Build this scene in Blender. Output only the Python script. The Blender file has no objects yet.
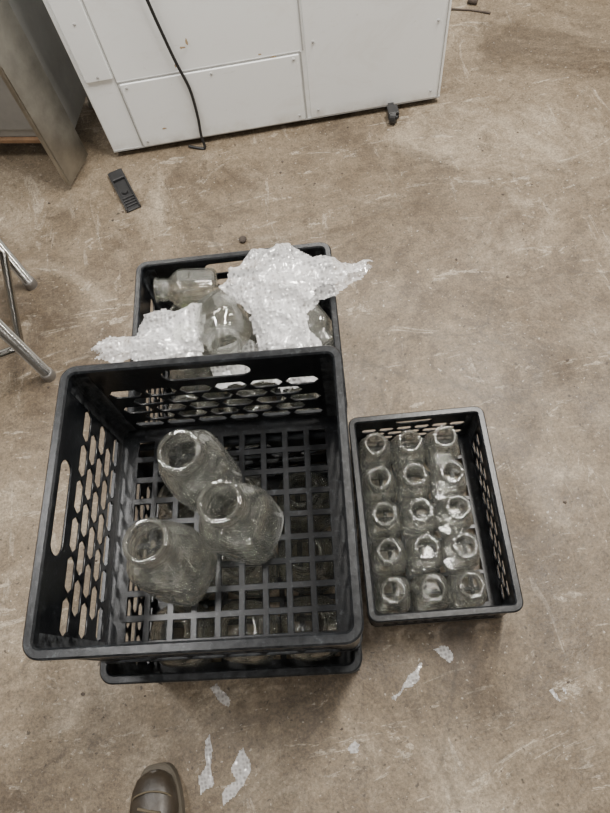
import bpy, bmesh, math, random
from mathutils import Vector, Matrix, noise
random.seed(7)
C=bpy.context.scene.collection
H=1.5
# ---------------------------------------------------------------- materials
def newmat(n):
    m=bpy.data.materials.new(n);m.use_nodes=True
    nt=m.node_tree;return m,nt,nt.nodes["Principled BSDF"]
def N(nt,t,**k):
    n=nt.nodes.new(t)
    for a,b in k.items():
        if a in n.inputs: n.inputs[a].default_value=b
        else: setattr(n,a,b)
    return n
def ramp(nt,src,stops):
    r=nt.nodes.new("ShaderNodeValToRGB");e=r.color_ramp.elements
    while len(e)<len(stops): e.new(.5)
    for i,(p,c) in enumerate(stops):
        e[i].position=p;e[i].color=(c,c,c,1) if isinstance(c,(int,float)) else (*c,1)
    nt.links.new(src,r.inputs[0]);return r.outputs[0]
def mix(nt,f,a,b,mode='MIX'):
    m=nt.nodes.new("ShaderNodeMix");m.data_type='RGBA';m.blend_type=mode
    for s,v in ((0,f),(6,a),(7,b)):
        if isinstance(v,bpy.types.NodeSocket): nt.links.new(v,m.inputs[s])
        elif isinstance(v,tuple): m.inputs[s].default_value=(*v,1)
        else: m.inputs[s].default_value=v
    return m.outputs[2]
def tex(nt,scale,detail=4,rough=.55,dist=0,sc=None,rot=None):
    tc=nt.nodes.new("ShaderNodeTexCoord");src=tc.outputs["Object"]
    if sc or rot:
        mp=nt.nodes.new("ShaderNodeMapping")
        if sc: mp.inputs["Scale"].default_value=sc
        if rot: mp.inputs["Rotation"].default_value=rot
        nt.links.new(src,mp.inputs[0]);src=mp.outputs[0]
    n=N(nt,"ShaderNodeTexNoise",Scale=scale,Detail=detail,Roughness=rough,Distortion=dist)
    nt.links.new(src,n.inputs["Vector"]);return n.outputs["Fac"]
def bump(nt,b,h,s=.3,d=.01):
    n=N(nt,"ShaderNodeBump",Strength=s,Distance=d);nt.links.new(h,n.inputs["Height"]);nt.links.new(n.outputs[0],b.inputs["Normal"])

def concrete():
    m,nt,b=newmat("concrete")
    base=ramp(nt,tex(nt,1.5,7,.6,.6),[(.3,(.074,.051,.031)),(.5,(.130,.098,.064)),(.7,(.186,.146,.100))])
    c=mix(nt,ramp(nt,tex(nt,9,8,.7,.3),[(.40,0.),(.7,.6)]),base,(.215,.170,.118))
    # worn pale areas, broad then streaky
    c=mix(nt,ramp(nt,tex(nt,2.0,14,.76,.9),[(.52,0.),(.68,.62)]),c,(.37,.312,.235))
    c=mix(nt,ramp(nt,tex(nt,2.6,12,.78,2.0,sc=(1,3.5,1),rot=(0,0,.5)),[(.575,0.),(.615,.6),(.67,0.)]),c,(.46,.405,.325))
    c=mix(nt,ramp(nt,tex(nt,2.2,12,.8,1.5,sc=(5,1,1),rot=(0,0,.3)),[(.59,0.),(.63,.45),(.69,0.)]),c,(.44,.385,.31))
    # dark stains
    c=mix(nt,ramp(nt,tex(nt,1.9,12,.75,.8),[(.38,.70),(.50,0.)]),c,(.050,.034,.021))
    c=mix(nt,ramp(nt,tex(nt,11,9,.78,.5),[(.34,.6),(.44,0.)]),c,(.055,.039,.025))
    # fine grain
    c=mix(nt,.9,c,ramp(nt,tex(nt,150,4,.75),[(.3,.26),(.5,.5),(.7,.75)]),'OVERLAY')
    c=mix(nt,.85,c,ramp(nt,tex(nt,45,6,.8),[(.3,.29),(.5,.5),(.7,.71)]),'OVERLAY')
    c=mix(nt,ramp(nt,tex(nt,70,2,.5,.3),[(.26,.85),(.33,0.)]),c,(.035,.026,.018))
    c=mix(nt,ramp(nt,tex(nt,95,2,.5,.3),[(.68,0.),(.74,.5)]),c,(.50,.46,.40))
    tc=nt.nodes.new("ShaderNodeTexCoord")
    v2=N(nt,"ShaderNodeTexVoronoi",Scale=.55,feature='DISTANCE_TO_EDGE')
    ns=N(nt,"ShaderNodeTexNoise",Scale=1.6,Detail=9.);nt.links.new(tc.outputs["Object"],ns.inputs["Vector"])
    va=nt.nodes.new("ShaderNodeVectorMath");va.operation='MULTIPLY_ADD';va.inputs[1].default_value=(.5,.5,.5)
    nt.links.new(ns.outputs["Color"],va.inputs[0]);nt.links.new(tc.outputs["Object"],va.inputs[2]);nt.links.new(va.outputs[0],v2.inputs["Vector"])
    c=mix(nt,ramp(nt,v2.outputs["Distance"],[(.0,.4),(.004,0.)]),c,(.05,.04,.03))
    nt.links.new(c,b.inputs["Base Color"])
    nt.links.new(ramp(nt,tex(nt,5,6,.6),[(.3,.36),(.7,.68)]),b.inputs["Roughness"])
    bump(nt,b,tex(nt,60,8,.7),.5,.005)
    return m
def plastic(name,dust=.5):
    m,nt,b=newmat(name)
    f=ramp(nt,tex(nt,14,9,.78,.4),[(.50,0.),(.78,dust)])
    f2=ramp(nt,tex(nt,90,5,.8),[(.56,0.),(.72,dust*.9)])
    c=mix(nt,f,(.003,.0036,.0048),(.026,.031,.036));c=mix(nt,f2,c,(.085,.095,.105))
    ge=nt.nodes.new("ShaderNodeNewGeometry")
    pe=ramp(nt,ge.outputs["Pointiness"],[(.54,0.),(.66,.5)])
    mm=N(nt,"ShaderNodeMath",operation='MULTIPLY');nt.links.new(pe,mm.inputs[0]);nt.links.new(ramp(nt,tex(nt,60,6,.75),[(.40,0.),(.62,1.)]),mm.inputs[1])
    c=mix(nt,mm.outputs[0],c,(.15,.16,.17))
    nt.links.new(c,b.inputs["Base Color"]);b.inputs["Roughness"].default_value=.28;b.inputs["Specular IOR Level"].default_value=.32
    bump(nt,b,tex(nt,70,5,.7),.18,.002);return m
def glass(name,lo=.02,hi=.10,clear=.5,bs=.07):
    m,nt,b=newmat(name)
    nt.nodes.remove(b)
    bp=N(nt,"ShaderNodeBump",Strength=bs,Distance=.006);nt.links.new(tex(nt,22,1,.4),bp.inputs["Height"])
    g=N(nt,"ShaderNodeBsdfGlass",IOR=1.5);g.inputs["Color"].default_value=(.99,.998,.985,1);g.inputs["Roughness"].default_value=.0
    t=N(nt,"ShaderNodeBsdfTransparent");t.inputs[0].default_value=(.985,.990,.978,1)
    gl=N(nt,"ShaderNodeBsdfGlossy",Roughness=.06)
    nt.links.new(bp.outputs[0],g.inputs["Normal"]);nt.links.new(bp.outputs[0],gl.inputs["Normal"])
    lw=N(nt,"ShaderNodeLayerWeight",Blend=.35);nt.links.new(bp.outputs[0],lw.inputs["Normal"])
    m1=nt.nodes.new("ShaderNodeMixShader");nt.links.new(ramp(nt,lw.outputs["Facing"],[(.0,.10),(.6,.28),(1.,.9)]),m1.inputs[0])
    nt.links.new(t.outputs[0],m1.inputs[1]);nt.links.new(gl.outputs[0],m1.inputs[2])
    m2=nt.nodes.new("ShaderNodeMixShader");m2.inputs[0].default_value=clear
    nt.links.new(g.outputs[0],m2.inputs[1]);nt.links.new(m1.outputs[0],m2.inputs[2])
    d=N(nt,"ShaderNodeBsdfTranslucent");d.inputs[0].default_value=(.86,.87,.82,1)
    d2=N(nt,"ShaderNodeBsdfDiffuse");d2.inputs[0].default_value=(.86,.87,.82,1)
    md=nt.nodes.new("ShaderNodeMixShader");nt.links.new(d.outputs[0],md.inputs[1]);nt.links.new(d2.outputs[0],md.inputs[2])
    # pale haze standing in for lamp reflections, slightly denser toward grazing edges
    m3=nt.nodes.new("ShaderNodeMixShader")
    a=N(nt,"ShaderNodeMath",operation='ADD');nt.links.new(ramp(nt,tex(nt,32,7,.75),[(.44,lo),(.72,hi)]),a.inputs[0]);nt.links.new(ramp(nt,lw.outputs["Facing"],[(.55,0.),(1.,.10)]),a.inputs[1])
    nt.links.new(a.outputs[0],m3.inputs[0])
    nt.links.new(m2.outputs[0],m3.inputs[1]);nt.links.new(md.outputs[0],m3.inputs[2]);nt.links.new(m3.outputs[0],nt.nodes["Material Output"].inputs[0])
    return m
def simple(name,col,rough=.5,metal=0,var=.15,sc=12,bs=.1):
    m,nt,b=newmat(name)
    lo=tuple(x*(1-var) for x in col);hi=tuple(min(1,x*(1+var)) for x in col)
    c=ramp(nt,tex(nt,sc,6,.65),[(.3,lo),(.7,hi)])
    nt.links.new(c,b.inputs["Base Color"]);b.inputs["Roughness"].default_value=rough;b.inputs["Metallic"].default_value=metal
    bump(nt,b,tex(nt,sc*4,4,.6),bs,.002);return m
def enamel(name,col):
    m,nt,b=newmat(name)
    c=mix(nt,ramp(nt,tex(nt,5,10,.75,.8),[(.52,0.),(.75,.3)]),col,(.64,.60,.52))
    c=mix(nt,ramp(nt,tex(nt,28,10,.8,.5),[(.62,0.),(.70,.45)]),c,(.42,.38,.31))
    c=mix(nt,ramp(nt,tex(nt,6,8,.8,.6,sc=(1,1,6)),[(.62,0.),(.68,.3),(.74,0.)]),c,(.5,.48,.44))
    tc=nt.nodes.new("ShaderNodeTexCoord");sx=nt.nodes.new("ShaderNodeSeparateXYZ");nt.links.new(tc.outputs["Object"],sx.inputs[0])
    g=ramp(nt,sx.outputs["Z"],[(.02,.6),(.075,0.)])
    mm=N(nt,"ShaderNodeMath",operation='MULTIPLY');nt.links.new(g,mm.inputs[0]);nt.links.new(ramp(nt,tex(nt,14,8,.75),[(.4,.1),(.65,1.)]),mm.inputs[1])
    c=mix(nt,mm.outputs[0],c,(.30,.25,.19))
    nt.links.new(c,b.inputs["Base Color"]);b.inputs["Roughness"].default_value=.35
    bump(nt,b,tex(nt,8,3,.5),.05,.004);return m
def film(name,alpha=.72,bs=.35,white=.93,gloss=.12,scale=115.):
    m,nt,b=newmat(name)
    tc=nt.nodes.new("ShaderNodeTexCoord")
    v=N(nt,"ShaderNodeTexVoronoi",Scale=scale,Randomness=.35);nt.links.new(tc.outputs["Object"],v.inputs["Vector"])
    hgt=ramp(nt,v.outputs["Distance"],[(.15,1.),(.5,0.)])
    d=N(nt,"ShaderNodeBsdfDiffuse");d.inputs[0].default_value=(white,white,white*1.01,1)
    t=N(nt,"ShaderNodeBsdfTranslucent");t.inputs[0].default_value=(white,white,white*1.01,1)
    g=N(nt,"ShaderNodeBsdfGlossy",Roughness=.14)
    tr=N(nt,"ShaderNodeBsdfTransparent")
    bp=N(nt,"ShaderNodeBump",Strength=bs,Distance=.003);nt.links.new(hgt,bp.inputs["Height"])
    for n in(d,t,g): nt.links.new(bp.outputs[0],n.inputs["Normal"])
    def ms(f,a,bb):
        x=nt.nodes.new("ShaderNodeMixShader")
        if isinstance(f,float): x.inputs[0].default_value=f
        else: nt.links.new(f,x.inputs[0])
        nt.links.new(a.outputs[0],x.inputs[1]);nt.links.new(bb.outputs[0],x.inputs[2]);return x
    s=ms(.3,d,t);s=ms(gloss,s,g)
    f=ramp(nt,v.outputs["Distance"],[(.2,alpha-.14),(.5,min(1,alpha+.14))])
    s=ms(f,tr,s)
    nt.links.new(s.outputs[0],nt.nodes["Material Output"].inputs[0]);return m
M_floor=concrete()
M_crate=plastic("crate_plastic",.5)
M_glass=glass("clear_glass",.012,.055,.55)
M_glass2=glass("clear_glass_small",.016,.065,.55)
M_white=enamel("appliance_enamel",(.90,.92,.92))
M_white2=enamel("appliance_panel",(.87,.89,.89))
M_seam=simple("seam_grey",(.38,.38,.37),.6)
M_rust=simple("rust_stain",(.42,.30,.17),.8,0,.3,60)
M_black=simple("black_rubber",(.012,.012,.013),.45)
M_dark=simple("dark_plastic",(.020,.020,.021),.5,0,.3)
M_steel=simple("brushed_steel",(.34,.33,.30),.38,1,.3,7,.05)
M_cab=simple("cabinet_steel",(.30,.30,.29),.42,.4,.2,5,.05)
M_chrome=simple("chrome_tube",(.55,.54,.52),.2,1,.12)
M_foot=simple("foot_cap",(.25,.24,.23),.4,.6,.1)
M_wood=simple("wood_strip",(.20,.115,.06),.7,0,.3,20)
M_leather=simple("boot_leather",(.034,.026,.018),.42,0,.5,18,.45)
M_sole=simple("boot_sole",(.10,.086,.066),.8)
M_lace=simple("boot_lace",(.10,.08,.05),.8)
M_film=film("bubble_wrap_film",.52,.9,.95,.24,90.)
M_scrap=film("torn_wrap_film",.55,.5,.82,.12)
M_debris=simple("debris",(.07,.055,.045),.9,0,.5,40)
M_lid=simple("green_lid",(.20,.26,.08),.45)
M_wall=simple("wall_paint",(.42,.40,.37),.8,0,.1,3)
M_ceil=simple("ceiling_paint",(.30,.29,.28),.8,0,.15,2)
# ---------------------------------------------------------------- helpers
def obj(name,bm,mats,smooth=False,parent=None,loc=None,rz=None):
    me=bpy.data.meshes.new(name);bm.normal_update();bm.to_mesh(me);bm.free()
    for m in (mats if isinstance(mats,list) else [mats]): me.materials.append(m)
    if smooth:
        for p in me.polygons:p.use_smooth=True
    o=bpy.data.objects.new(name,me);C.objects.link(o)
    if parent:o.parent=parent
    if loc:o.location=loc
    if rz is not None:o.rotation_euler[2]=rz
    return o
def empty(name,loc=(0,0,0),rz=0):
    e=bpy.data.objects.new(name,None);C.objects.link(e);e.location=loc;e.rotation_euler[2]=rz;e.empty_display_size=.05;return e
def box(bm,x0,x1,y0,y1,z0,z1,bev=0,mi=0,M=None):
    r=bmesh.ops.create_cube(bm,size=1);vs=r["verts"]
    for v in vs: v.co=Vector(((x0+x1)/2+v.co.x*(x1-x0),(y0+y1)/2+v.co.y*(y1-y0),(z0+z1)/2+v.co.z*(z1-z0)))
    fs=list({f for v in vs for f in v.link_faces})
    if bev:
        es=list({e for f in fs for e in f.edges})
        rr=bmesh.ops.bevel(bm,geom=es,offset=bev,segments=2,affect='EDGES',profile=.5)
        fs=list({f for v in rr["verts"] for f in v.link_faces}|{f for f in rr["faces"]});
    vs=list({v for f in fs for v in f.verts})
    for f in fs:f.material_index=mi
    if M: bmesh.ops.transform(bm,matrix=M,verts=vs)
def tube(bm,pts,r,seg=12,mi=0,cap=True):
    pts=[Vector(p) for p in pts];rings=[]
    for i,p in enumerate(pts):
        d=(pts[min(i+1,len(pts)-1)]-pts[max(i-1,0)]).normalized()
        a=Vector((0,0,1)) if abs(d.z)<.9 else Vector((1,0,0))
        u=d.cross(a).normalized();w=d.cross(u)
        rr=r[i] if isinstance(r,(list,tuple)) else r
        rings.append([bm.verts.new(p+u*math.cos(t)*rr+w*math.sin(t)*rr) for t in [2*math.pi*k/seg for k in range(seg)]])
    for a,b in zip(rings,rings[1:]):
        for k in range(seg):
            f=bm.faces.new((a[k],a[(k+1)%seg],b[(k+1)%seg],b[k]));f.material_index=mi;f.smooth=True
    if cap:
        for rg in(rings[0],rings[-1]): f=bm.faces.new(rg);f.material_index=mi
def catmull(P,n=8):
    P=[Vector(p) for p in P];o=[]
    for i in range(len(P)-1):
        a=P[max(i-1,0)];b=P[i];c=P[i+1];d=P[min(i+2,len(P)-1)]
        for k in range(n):
            t=k/n;o.append(.5*((2*b)+(c-a)*t+(2*a-5*b+4*c-d)*t*t+(3*b-a-3*c+d)*t**3))
    o.append(P[-1]);return o
def plate(outer,holes,th,bev=.0012):
    cu=bpy.data.curves.new("tmp","CURVE");cu.dimensions='2D';cu.fill_mode='BOTH'
    cu.extrude=th/2-bev;cu.bevel_depth=bev;cu.bevel_resolution=0
    for L in [outer]+holes:
        s=cu.splines.new('POLY');s.points.add(len(L)-1)
        for p,q in zip(s.points,L):p.co=(q[0],q[1],0,1)
        s.use_cyclic_u=True
    o=bpy.data.objects.new("tmp",cu);C.objects.link(o)
    dg=bpy.context.evaluated_depsgraph_get();dg.update()
    me=bpy.data.meshes.new_from_object(o.evaluated_get(dg))
    bpy.data.objects.remove(o);bpy.data.curves.remove(cu);return me
def addmesh(bm,me,M):
    n=len(bm.verts);bm.from_mesh(me);bm.verts.ensure_lookup_table()
    bmesh.ops.transform(bm,matrix=M,verts=bm.verts[n:])
def sweep(bm,w,d,r,prof,seg=6):
    rings=[]
    for ci,(sx,sy) in enumerate(((1,1),(-1,1),(-1,-1),(1,-1))):
        cx=sx*(w/2-r);cy=sy*(d/2-r)
        for k in range(seg+1):
            a=math.pi/2*(ci+k/seg)
            rings.append([bm.verts.new((cx+(r+o)*math.cos(a),cy+(r+o)*math.sin(a),z)) for o,z in prof])
    n=len(prof);m=len(rings)
    for i in range(m):
        A=rings[i];B=rings[(i+1)%m]
        for j in range(n): bm.faces.new((A[j],B[j],B[(j+1)%n],A[(j+1)%n]))
def rrp(o0,o1,z0,z1,c=.002):
    return [(o0+c,z0),(o1-c,z0),(o1,z0+c),(o1,z1-c),(o1-c,z1),(o0+c,z1),(o0,z1-c),(o0,z0+c)]
def corners(bm,w,d,r,o0,o1,z0,z1,ext=.012,seg=6):
    for ci,(sx,sy) in enumerate(((1,1),(-1,1),(-1,-1),(1,-1))):
        cx=sx*(w/2-r);cy=sy*(d/2-r);rings=[]
        A=[(math.pi/2*(ci+k/seg),0) for k in range(seg+1)]
        A=[(A[0][0],-ext)]+A+[(A[-1][0],ext)]
        for a,e in A:
            t=Vector((-math.sin(a),math.cos(a)))*e
            rings.append([bm.verts.new((cx+(r+o)*math.cos(a)+t.x,cy+(r+o)*math.sin(a)+t.y,z)) for o,z in((o0,z0),(o1,z0),(o1,z1),(o0,z1))])
        for P,Q in zip(rings,rings[1:]):
            for j in range(4): bm.faces.new((P[j],Q[j],Q[(j+1)%4],P[(j+1)%4]))
        bm.faces.new(rings[0]);bm.faces.new(rings[-1][::-1])
def oval(cx,cz,a,b,n=20):
    o=[]
    for k in range(n):
        t=2*math.pi*k/n;c,s=math.cos(t),math.sin(t)
        o.append((cx+(a-b)*(1 if c>=0 else -1)+b*c,cz+b*s))
    return o
def hexa(cx,cz,a,b,c):
    return [(cx-a,cz),(cx-a+c,cz+b),(cx+a-c,cz+b),(cx+a,cz),(cx+a-c,cz-b),(cx-a+c,cz-b)]
def crate_mesh(w,d,h,rows,px,pz,z0,hand,cell,bar,handle_drop,r=.028,ribs=()):
    bm=bmesh.new()
    sweep(bm,w,d,r,rrp(-.0165,0,h-.020,h,.003))
    sweep(bm,w,d,r,rrp(-.010,-.001,h-.027,h-.022,.001))
    for z in ribs: sweep(bm,w,d,r,rrp(-.010,-.002,z,z+.005,.001))
    sweep(bm,w,d,r,rrp(-.014,-.004,0,.018,.003))
    corners(bm,w,d,r,-.011,-.005,.002,h-.004)
    for L,off,rot in((w,d,0),(w,d,math.pi),(d,w,math.pi/2),(d,w,-math.pi/2)):
        hl=L/2-r+.002
        outer=[(-hl,.004),(hl,.004),(hl,h-.006),(-hl,h-.006)]
        zc=h-handle_drop
        holes=[oval(0,zc,hand[0],hand[1])]
        n=int((2*hl-.008)//px)
        for i in range(rows):
            z=z0+i*pz
            m=n-1 if i%2 else n
            for k in range(m):
                x=(k-(m-1)/2)*px
                if z+pz*.5>zc-hand[1]-.003 and abs(x)<hand[0]+px*.5+.002: continue
                holes.append(hexa(x,z,px/2-.0016,pz/2-.0026,px*.15))
        me=plate(outer,holes,.004,.0006)
        M=Matrix.Rotation(rot,4,'Z')@Matrix.Translation((0,off/2-.008,0))@Matrix.Rotation(math.pi/2,4,'X')
        addmesh(bm,me,M);bpy.data.meshes.remove(me)
    W=w/2-.009;D=d/2-.009;outer=[(-W,-D),(W,-D),(W,D),(-W,D)];holes=[]
    nx=int((2*W-.03)/cell);ny=int((2*D-.03)/cell)
    for i in range(nx):
        for j in range(ny):
            cx=(i-(nx-1)/2)*cell;cy=(j-(ny-1)/2)*cell;q=cell/2-bar/2
            holes.append([(cx-q,cy-q),(cx+q,cy-q),(cx+q,cy+q),(cx-q,cy+q)])
    me=plate(outer,holes,.006);addmesh(bm,me,Matrix.Translation((0,0,.016)));
    for s in(-.5,.5):
        box(bm,-W,W,s*nx/3*cell-.003,s*nx/3*cell+.003,.004,.017)
        box(bm,s*nx/3*cell-.003,s*nx/3*cell+.003,-D,D,.004,.017)
    out=bpy.data.meshes.new("crate");bm.normal_update();bm.to_mesh(out);bm.free();out.materials.append(M_crate);return out
def place(name,me,loc,rz):
    o=bpy.data.objects.new(name,me);C.objects.link(o);o.location=loc;o.rotation_euler[2]=rz;return o
# ---------------------------------------------------------------- room shell
bm=bmesh.new();box(bm,-4,4,-4,5,-.1,0);obj("floor",bm,M_floor)
bm=bmesh.new();box(bm,-4.1,4.1,-4.1,5.1,3.4,3.5);obj("ceiling",bm,M_ceil)
for n,a in(("wall_back",(-4.1,4.1,5,5.1)),("wall_front",(-4.1,4.1,-4.1,-4)),("wall_left",(-4.1,-4,-4,5)),("wall_right",(4,4.1,-4,5))):
    bm=bmesh.new();box(bm,*a,-.1,3.4);obj(n,bm,M_wall)
# ---------------------------------------------------------------- crates
BIG=crate_mesh(.497,.481,.302,5,.0680,.0360,.048,(.082,.0215),.046,.0105,.050,ribs=(.035,))
SM=crate_mesh(.322,.468,.172,3,.044,.027,.040,(.045,.012),.036,.008,.036,.022,ribs=())
place("milk_crate",BIG,(-.197,.3175,.304),-.1466)
place("milk_crate",BIG,(-.207,.285,0),-.148)
place("milk_crate",BIG,(-.128,.785,0),-.124)
place("milk_crate",SM,(.225,.313,0),-.125)
# ---------------------------------------------------------------- jars
def jar_into(bm,M,prof,th,seg=40):
    inner=[(max(r-th,.0),z,n) for r,z,n in prof]
    inner[0]=(0,prof[0][1]+th*1.8,2)
    inner=[(r,max(z,prof[0][1]+th*1.8),n) for r,z,n in inner]
    P=prof+inner[::-1]
    rings=[];
    for r,z,n in P:
        if r<1e-5: rings.append([bm.verts.new(M@Vector((0,0,z)))]);continue
        L=[]
        for k in range(seg):
            a=2*math.pi*(k+.5)/seg;c,s=math.cos(a),math.sin(a)
            q=r/((abs(c)**n+abs(s)**n)**(1/n));L.append(bm.verts.new(M@Vector((q*c,q*s,z))))
        rings.append(L)
    for A,B in zip(rings,rings[1:]):
        for k in range(seg):
            k2=(k+1)%seg
            if len(A)==1: f=bm.faces.new((A[0],B[k2],B[k]))
            elif len(B)==1: f=bm.faces.new((A[k],A[k2],B[0]))
            else: f=bm.faces.new((A[k],A[k2],B[k2],B[k]))
            f.smooth=True
JAR=[(0,.004,2),(.040,.002,2.6),(.054,.0,3),(.062,.006,3.2),(.065,.016,3.2),(.065,.05,3.2),(.065,.090,3.2),(.0645,.104,3.1),(.061,.118,2.8),(.054,.130,2.5),(.045,.139,2.2),(.039,.145,2),(.0365,.151,2),(.0365,.158,2),
     (.0395,.160,2),(.0400,.163,2),(.0385,.165,2),(.0370,.168,2),(.0385,.170,2),(.0395,.172,2),(.0385,.175,2),(.0368,.178,2),(.0368,.182,2),(.0405,.184,2),(.0415,.187,2),(.0405,.190,2),(.038,.1915,2),(.036,.1905,2)]
BOT=[(0,.003,2),(.026,.001,2.6),(.034,0,3.2),(.038,.005,4),(.039,.012,4.4),(.039,.05,4.4),(.039,.08,4.4),(.038,.090,4),(.034,.099,3),(.029,.106,2.3),(.0255,.112,2),(.0245,.118,2),
     (.0265,.120,2),(.027,.1225,2),(.025,.125,2),(.0265,.128,2),(.027,.130,2),(.025,.133,2),(.0245,.136,2),(.028,.138,2),(.0288,.141,2),(.0275,.144,2),(.025,.1445,2),(.024,.143,2)]
def axisM(base,top_dir,spin=0,s=1):
    z=Vector(top_dir).normalized();q=z.to_track_quat('Z','Y')
    return Matrix.Translation(base)@q.to_matrix().to_4x4()@Matrix.Rotation(spin,4,'Z')@Matrix.Scale(s,4)
for mouth,base,sp in (((-.236,.423),(-.224,.424),.35),((-.177,.316),(-.155,.300),.15),((-.309,.276),(-.296,.250),.6)):
    b=Vector((base[0],base[1],.331));t=Vector((mouth[0],mouth[1],.52))
    bm=bmesh.new();jar_into(bm,axisM((0,0,0),t-b,sp),JAR,.0042,56)
    obj("glass_jar",bm,M_glass,loc=b)
def jar_grid(name,cx,cy,z,rz,nx,ny,px,py,prof,th,mat,jit=.002,skip=()):
    bm=bmesh.new()
    for i in range(nx):
        for j in range(ny):
            if (i,j) in skip: continue
            M=Matrix.Translation(((i-(nx-1)/2)*px+random.uniform(-jit,jit),(j-(ny-1)/2)*py+random.uniform(-jit,jit),0))@Matrix.Rotation(random.uniform(-.08,.08),4,'Z')
            jar_into(bm,M,prof,th,40)
    return obj(name,bm,mat,loc=(cx,cy,z),rz=rz)
jar_grid("glass_jars",-.207,.285,.020,-.148,3,3,.143,.143,JAR,.004,M_glass)
jar_grid("glass_jars",-.128,.785,.020,-.124,3,3,.143,.143,JAR,.004,M_glass)
jar_grid("glass_bottles",.206,.312,.020,-.118,3,5,.0825,.084,BOT,.0035,M_glass2,.0012)
bm=bmesh.new();jar_into(bm,axisM((0,0,0),(-1,.10,.14),.3,1.08),BOT,.0035);obj("glass_bottle",bm,M_glass2,loc=(-.155,.956,.258))
bm=bmesh.new();jar_into(bm,axisM((0,0,0),(.05,-1,.55),.3,.95),JAR,.004);obj("glass_jar",bm,M_glass,loc=(-.155,.878,.264))
bm=bmesh.new();jar_into(bm,axisM((0,0,0),(.35,-1,.1),.3),BOT,.0035);obj("glass_bottle",bm,M_glass2,loc=(.04,.85,.255))
# loose green jar lid lying on the jars
bm=bmesh.new();tube(bm,[(0,0,0),(0,0,.002),(0,0,.011),(0,0,.013)],[.026,.028,.028,.025],28);tube(bm,[(0,0,.013),(0,0,.0145)],[.018,.016],24)
obj("jar_lid",bm,M_lid,loc=(-.262,.868,.2135))
# ---------------------------------------------------------------- bubble wrap
def inside(p,L):
    c=False;j=len(L)-1
    for i in range(len(L)):
        if (L[i][1]>p[1])!=(L[j][1]>p[1]) and p[0]<(L[j][0]-L[i][0])*(p[1]-L[i][1])/(L[j][1]-L[i][1])+L[i][0]: c=not c
        j=i
    return c
def edged(p,L):
    d=9
    for i in range(len(L)):
        a=Vector(L[i]);b=Vector(L[(i+1)%len(L)]);t=max(0,min(1,(Vector(p)-a).dot(b-a)/max((b-a).length_squared,1e-9)))
        d=min(d,(Vector(p)-a-(b-a)*t).length)
    return d
def sheet(bm,L,zf,st=.004,amp=.02,fr=14,seed=0,fold=.006):
    x0=min(p[0] for p in L);x1=max(p[0] for p in L);y0=min(p[1] for p in L);y1=max(p[1] for p in L)
    V={}
    for i in range(int((x1-x0)/st)+2):
        for j in range(int((y1-y0)/st)+2):
            x=x0+i*st;y=y0+j*st
            wob=noise.noise((x*30,y*30,seed))*.008
            if not inside((x+wob,y-wob),L): continue
            q=Vector((x*fr,y*fr,seed*3.1))
            rid=(1-abs(noise.noise(q))*2.2)*amp+(1-abs(noise.noise(q*2.3))*2)*amp*.45+noise.noise(q*6)*amp*.12
            e=min(1,edged((x,y),L)/.03)
            z=zf(x,y,e)+rid
            dx=noise.noise(q*1.7+Vector((9,0,0)))*fold;dy=noise.noise(q*1.7+Vector((0,9,0)))*fold
            V[i,j]=bm.verts.new((x+dx,y+dy,z))
    for (i,j) in list(V):
        k=[(i,j),(i+1,j),(i+1,j+1),(i,j+1)]
        if all(a in V for a in k): f=bm.faces.new([V[a] for a in k]);f.smooth=True
bm=bmesh.new()
sc=.965
A=[(-.151,.916),(-.083,.963),(-.024,.995),(.042,.985),(.100,.935),(.160,.925),(.246,.912),(.205,.880),(.150,.862),(.093,.841),(.052,.806),(.045,.710),(-.030,.716),(-.063,.777),(-.085,.845)]
B=[(-.480,.815),(-.42,.845),(-.369,.838),(-.3375,.885),(-.2555,.890),(-.1915,.888),(-.195,.853),(-.205,.80),(-.210,.76),(-.333,.74),(-.39,.79),(-.4265,.785)]
D=[(-.085,.82),(-.04,.82),(.03,.76),(.075,.70),(.06,.60),(-.05,.60),(-.08,.70)]
E=[(-.20,.79),(-.10,.80),(-.06,.74),(-.05,.66),(-.21,.68)]
S=lambda L,k:[(x*k,y*k) for x,y in L]
sheet(bm,S(A,sc),lambda x,y,e:.330+.045*math.exp(-((x-.0)**2+(y-.88)**2)/.008)+.012*e,amp=.022,fr=12,seed=1)
sheet(bm,S(A,sc*.985),lambda x,y,e:.318+.03*math.exp(-((x-.0)**2+(y-.86)**2)/.008),amp=.016,fr=15,seed=5)
sheet(bm,S(B,.98),lambda x,y,e:.312+.02*e,amp=.018,fr=13,seed=2)
sheet(bm,S(B,.96),lambda x,y,e:.305+.01*e,amp=.010,fr=16,seed=6)
sheet(bm,S(D,.99),lambda x,y,e:.315+.015*e,amp=.012,fr=12,seed=3)
sheet(bm,E,lambda x,y,e:.238,amp=.010,fr=14,seed=4)
obj("bubble_wrap",bm,M_film,True)
# ---------------------------------------------------------------- torn scraps on the floor
def scrap(name,L,seed,amp=.004,k=.92):
    bm=bmesh.new();cx=sum(p[0] for p in L)/len(L);cy=sum(p[1] for p in L)/len(L)
    L2=[((x-cx)*k,(y-cy)*k) for x,y in L]
    sheet(bm,L2,lambda x,y,e:.006,st=.0025,amp=amp*.6,fr=35,seed=seed,fold=.003)
    mz=min((v.co.z for v in bm.verts),default=0)
    for v in bm.verts:v.co.z-=mz-.0008
    return obj(name,bm,M_scrap,True,loc=(cx,cy,0))
scrap("plastic_scrap",[(.168,.034),(.208,.032),(.212,.008),(.196,-.008),(.184,.010)],11)
scrap("plastic_scrap",[(.048,-.055),(.080,-.034),(.105,-.010),(.138,.018),(.146,.008),(.122,-.020),(.112,-.030),(.085,-.040),(.060,-.060)],12)
scrap("plastic_scrap",[(.390,-.094),(.410,-.100),(.413,-.128),(.400,-.118)],13,.003)
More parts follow.
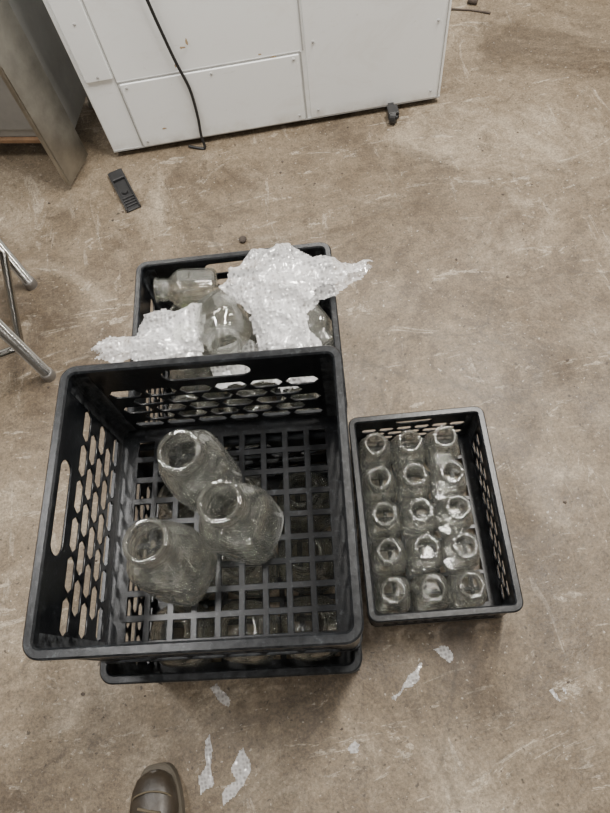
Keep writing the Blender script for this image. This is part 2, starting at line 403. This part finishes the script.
scrap("plastic_scrap",[(.421,-.096),(.432,-.098),(.427,-.122)],14,.003)
scrap("plastic_scrap",[(-.066,-.125),(-.050,-.106),(-.037,-.122),(-.044,-.137),(-.062,-.139)],15)
scrap("plastic_scrap",[(-.350,.048),(-.330,.056),(-.300,.015),(-.306,-.004),(-.33,.012)],16)
scrap("plastic_scrap",[(-.374,-.048),(-.355,-.036),(-.350,-.075),(-.362,-.11),(-.368,-.15),(-.396,-.165),(-.398,-.12),(-.380,-.10)],17)
scrap("plastic_scrap",[(-.304,-.080),(-.288,-.074),(-.274,-.13),(-.298,-.160),(-.354,-.192),(-.352,-.162),(-.318,-.145),(-.318,-.115)],18)
bm=bmesh.new()
for _ in range(150):
    x=random.uniform(-.75,.9);y=random.uniform(-.3,1.75);s=random.choice([.0015,.002,.002,.003,.004])
    if -.5<x<.42 and -.0<y<1.05: continue
    r=bmesh.ops.create_icosphere(bm,subdivisions=1,radius=s)
    for v in r["verts"]:
        v.co=Vector((v.co.x*random.uniform(.6,1.9)+x,v.co.y*random.uniform(.6,1.4)+y,v.co.z*.5+s*.45))
r=bmesh.ops.create_icosphere(bm,subdivisions=2,radius=.013)
for v in r["verts"]: v.co=Vector((v.co.x-.083,v.co.y+1.313,v.co.z*.6+.0078))
tube(bm,[(.86,2.20,.004),(.93,2.17,.004),(.99,2.13,.005)],[.004,.003,.004],8)
tube(bm,[(.93,2.22,.012),(.96,2.20,.012)],[.012,.010],8)
obj("floor_debris",bm,M_debris)
# ---------------------------------------------------------------- white appliance
ap=empty("chest_freezer",(-.4688,1.798,0),-.0586)
W=1.148
bm=bmesh.new();box(bm,0,W,0,.62,.025,.86,.006);obj("body",bm,M_white,parent=ap)
bm=bmesh.new();box(bm,-.004,W+.004,-.006,.63,.865,.93,.012);obj("lid",bm,M_white,parent=ap)
bm=bmesh.new();box(bm,.012,W-.01,.02,.6,.006,.026);obj("base",bm,M_dark,parent=ap)
bm=bmesh.new()
box(bm,.016,.100,-.007,.001,.292,.84,.0025,0)
box(bm,.112,.678,-.006,.001,.030,.268,.002,0)
box(bm,.700,W-.018,-.004,.001,.030,.84,.002,0)
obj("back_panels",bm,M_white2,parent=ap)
bm=bmesh.new()
box(bm,.106,.684,-.0022,.0005,.270,.276);box(bm,.6815,.6865,-.0022,.0005,.03,.272);box(bm,.104,.107,-.0022,.0005,.03,.84)
box(bm,.002,W-.002,-.003,.001,.025,.031);box(bm,.690,.694,-.0022,.0005,.276,.84);box(bm,W-.012,W-.009,-.002,.0005,.03,.85)
for s,z in((.058,.305),(.058,.47),(.13,.255),(.66,.255),(.66,.05),(.13,.05),(.4,.255),(.725,.3),(1.11,.06),(1.11,.30),(.725,.06)):
    bmesh.ops.create_uvsphere(bm,u_segments=10,v_segments=6,radius=.0045,matrix=Matrix.Translation((s,-.007,z))@Matrix.Diagonal((1,.5,1,1)))
obj("seams_and_screws",bm,M_seam,parent=ap)
bm=bmesh.new()
for s,z,a,b in((.335,.352,.010,.004),(.352,.366,.004,.01),(.30,.30,.004,.006),(.56,.29,.006,.003),(.6,.275,.012,.003),(.2,.09,.008,.003)):
    vs=[bm.verts.new((s+a*math.cos(t)*random.uniform(.6,1.3),-.0068,z+b*math.sin(t)*random.uniform(.6,1.3))) for t in [2*math.pi*k/12 for k in range(12)]]
    bm.faces.new(vs)
obj("rust_marks",bm,M_rust,parent=ap)
bm=bmesh.new()
tube(bm,catmull([(.25,-.008,.86),(.262,-.02,.70),(.278,-.018,.52),(.292,-.014,.40),(.305,-.012,.31),(.322,-.012,.22),(.322,-.014,.12),(.316,-.02,.05),(.318,-.03,.006),(.30,-.028,.005),(.262,-.01,.006)]),.0048,10)
obj("power_cord",bm,M_black,True,parent=ap)
bm=bmesh.new()
for s,yy in((.975,-.055),(.09,.08),(.09,.5),(1.06,.5)):
    M=Matrix.Translation((s,yy,.024))@Matrix.Rotation(math.pi/2,4,'Y')@Matrix.Rotation(.4,4,'X')
    r=bmesh.ops.create_cone(bm,cap_ends=True,segments=24,radius1=.0225,radius2=.0225,depth=.02,matrix=M)
    bmesh.ops.create_cone(bm,cap_ends=True,segments=16,radius1=.009,radius2=.009,depth=.032,matrix=M)
    box(bm,s-.018,s+.018,yy-.008,yy+.03,.036,.046,.002)
    box(bm,s-.018,s-.014,yy-.01,yy+.012,.02,.044,.001);box(bm,s+.014,s+.018,yy-.01,yy+.012,.02,.044,.001)
    box(bm,s-.01,s+.01,yy,max(yy+.08,.02) if yy<0 else yy+.03,.030,.038)
obj("casters",bm,M_dark,parent=ap)
# ---------------------------------------------------------------- steel cabinet, top left
cb=empty("steel_cabinet",(-.585,1.832,0),math.atan2(.094,-.322))
bm=bmesh.new();box(bm,0,.62,-.30,0,.09,.85,.004);obj("cabinet_body",bm,M_cab,parent=cb)
bm=bmesh.new();box(bm,.02,.60,0,.006,.125,.82,.002);obj("front_panel",bm,M_cab,parent=cb)
bm=bmesh.new();box(bm,0,.62,-.012,.012,.074,.089,.002);obj("wood_rail",bm,M_wood,parent=cb)
bm=bmesh.new()
MW=Matrix.Translation((-.566,1.822,0))@Matrix.Rotation(math.atan2(-.134,-.068),4,'Z')
Mloc=(Matrix.Translation((-.585,1.832,0))@Matrix.Rotation(math.atan2(.094,-.322),4,'Z')).inverted()@MW
box(bm,0,.152,-.008,.008,.02,.85,.003,0,Mloc)
box(bm,.004,.148,.008,.011,.04,.83,.001,0,Mloc)
obj("side_leaf",bm,M_steel,parent=cb)
bm=bmesh.new()
for x,y in((.03,-.03),(.59,-.03),(.03,-.27),(.59,-.27)):
    tube(bm,[(x,y,.0),(x,y,.012),(x,y,.014),(x,y,.09)],[.022,.022,.013,.013],14)
obj("feet",bm,M_steel,parent=cb)
# ---------------------------------------------------------------- metal stool legs, left
st=empty("metal_stool",(-.744,1.14,0),math.atan2(.349,-.056)-math.pi/2)
bm=bmesh.new();hw=.177
for x,y in((0,-hw),(0,hw),(-.354,-hw),(-.354,hw)):
    tube(bm,[(x,y,.03),(x,y,.50)],.0165,20)
for a,b in(((0,-hw),(0,hw)),((0,hw),(-.354,hw)),((-.354,hw),(-.354,-hw)),((-.354,-hw),(0,-hw))):
    tube(bm,[(*a,.17),(*b,.17)],.012,14);tube(bm,[(*a,.47),(*b,.47)],.012,14)
obj("frame",bm,M_chrome,True,parent=st)
bm=bmesh.new()
for x,y in((0,-hw),(0,hw),(-.354,-hw),(-.354,hw)):
    tube(bm,[(x,y,0),(x,y,.004),(x,y,.024),(x,y,.031)],[.019,.0205,.0195,.0175],16)
obj("foot_caps",bm,M_foot,True,parent=st)
bm=bmesh.new();box(bm,-.37,.014,-.195,.195,.50,.525,.01);obj("seat",bm,M_steel,parent=st)
# ---------------------------------------------------------------- black bracket piece on the floor
bm=bmesh.new()
box(bm,-.095,.095,-.026,.026,0,.007,.002);box(bm,-.095,.095,-.026,-.020,.005,.016,.002);box(bm,-.095,.095,.020,.026,.005,.016,.002)
box(bm,-.095,-.05,-.022,.022,.005,.018,.003)
bmesh.ops.create_cone(bm,cap_ends=True,segments=20,radius1=.012,radius2=.010,depth=.008,matrix=Matrix.Translation((.01,0,.010)))
for k in range(4): box(bm,.035+k*.013,.040+k*.013,-.021,.021,.005,.012,.001)
obj("plastic_bracket",bm,M_dark,loc=(-.448,1.628,0),rz=math.atan2(-.195,.058))
# ---------------------------------------------------------------- boot
bt=empty("work_boot",(-.478,-.088,0),-.06)
bm=bmesh.new()
ST=[(.0,.040,0,.010,.010),(-.004,.040,0,.022,.018),(-.014,.042,0,.036,.026),(-.035,.044,0,.046,.031),(-.07,.047,0,.051,.035),(-.11,.055,8,.048,.042),(-.15,.068,22,.042,.052),(-.185,.085,42,.040,.066),(-.21,.12,65,.041,.062),(-.222,.16,82,.044,.056),(-.226,.21,90,.047,.055),(-.226,.24,90,.048,.056)]
rings=[]
for y,z,a,hw_,hh in ST:
    a=math.radians(a);L=[]
    for k in range(28):
        t=2*math.pi*k/28;c,s=math.cos(t),math.sin(t);n=2.4
        q=1/((abs(c)**n+abs(s)**n)**(1/n));X=q*c*hw_;Y=q*s*hh
        L.append(bm.verts.new((X,y+Y*math.sin(a)*1,z+Y*math.cos(a))))
    rings.append(L)
for A_,B_ in zip(rings,rings[1:]):
    for k in range(28): bm.faces.new((A_[k],A_[(k+1)%28],B_[(k+1)%28],B_[k]))
bm.faces.new(rings[0])
for v in bm.verts: v.co.z=max(v.co.z,.016)
obj("boot_upper",bm,M_leather,True,parent=bt)
bm=bmesh.new()
out=[]
for k in range(40):
    t=2*math.pi*k/40;y=-.128+.138*math.cos(t);w_=(.054 if y>-.12 else .046)*abs(math.sin(t))**.55*(1-.12*math.exp(-((y+.15)/.04)**2))
    out.append((w_*(1 if math.sin(t)>=0 else -1),y))
lo=[bm.verts.new((x,y,0)) for x,y in out];hi=[bm.verts.new((x,y,.022)) for x,y in out];tp=[bm.verts.new((x*.93,-.128+(y+.128)*.97,.027)) for x,y in out]
for A_,B_ in((lo,hi),(hi,tp)):
    for k in range(40): bm.faces.new((A_[k],A_[(k+1)%40],B_[(k+1)%40],B_[k]))
bm.faces.new(lo);bm.faces.new(tp)
obj("boot_sole",bm,M_sole,parent=bt)
bm=bmesh.new()
tube(bm,catmull([(-.047,-.062,.045),(-.034,-.042,.072),(0,-.034,.079),(.034,-.042,.072),(.047,-.062,.045)]),.0018,6)
for i in range(6):
    y=-.062-.025*i;z=.083+.007*i+(.012*(i-2) if i>2 else 0)
    tube(bm,[(-.024,y,z-.004),(0,y-.005,z+.004),(.024,y-.012,z-.003)],.0030,6)
obj("boot_laces",bm,M_lace,True,parent=bt)
# ---------------------------------------------------------------- lights: main overhead strip, unseen further strips added for glass highlights
def area(n,loc,tgt,sx,sy,e,col):
    l=bpy.data.lights.new(n,'AREA');l.shape='RECTANGLE';l.size=sx;l.size_y=sy;l.energy=e;l.color=col
    o=bpy.data.objects.new(n,l);C.objects.link(o);o.location=loc
    o.rotation_euler=(Vector(tgt)-Vector(loc)).to_track_quat('-Z','Y').to_euler()
W1=(1,.955,.885)
area("unseen_strip",(.95,1.2,3.2),(.2,1.5,0),1.4,.22,175,W1)
area("unseen_strip",(-1.3,1.0,3.2),(-.5,1.4,0),1.2,.15,68,(1,.98,.95))
area("unseen_strip",(.8,3.3,3.2),(.3,2.2,0),1.4,.2,66,W1)
area("unseen_strip",(-1.3,3.3,3.2),(-.8,2.2,0),1.4,.2,40,W1)
area("unseen_strip",(.6,-1.4,3.2),(.4,-.8,0),1.4,.15,24,W1)
area("unseen_strip",(-1.6,-1.4,3.2),(-1,-.8,0),1.4,.15,18,W1)
area("unseen_strip",(2.9,1.0,3.2),(2.2,1,0),.15,1.4,42,W1)
w=bpy.data.worlds.new("w");bpy.context.scene.world=w;w.use_nodes=True
w.node_tree.nodes["Background"].inputs[0].default_value=(.97,.97,1,1);w.node_tree.nodes["Background"].inputs[1].default_value=.3
# ---------------------------------------------------------------- camera
cd=bpy.data.cameras.new("camera");cam=bpy.data.objects.new("camera",cd);C.objects.link(cam);bpy.context.scene.camera=cam
cam.matrix_world=Matrix.Translation((0,0,H))@Matrix.Rotation(.4354,4,'X')@Matrix.Rotation(-.2098,4,'Z')
cd.sensor_fit='VERTICAL';cd.sensor_height=24;cd.lens=24*600/813;cd.clip_start=.01
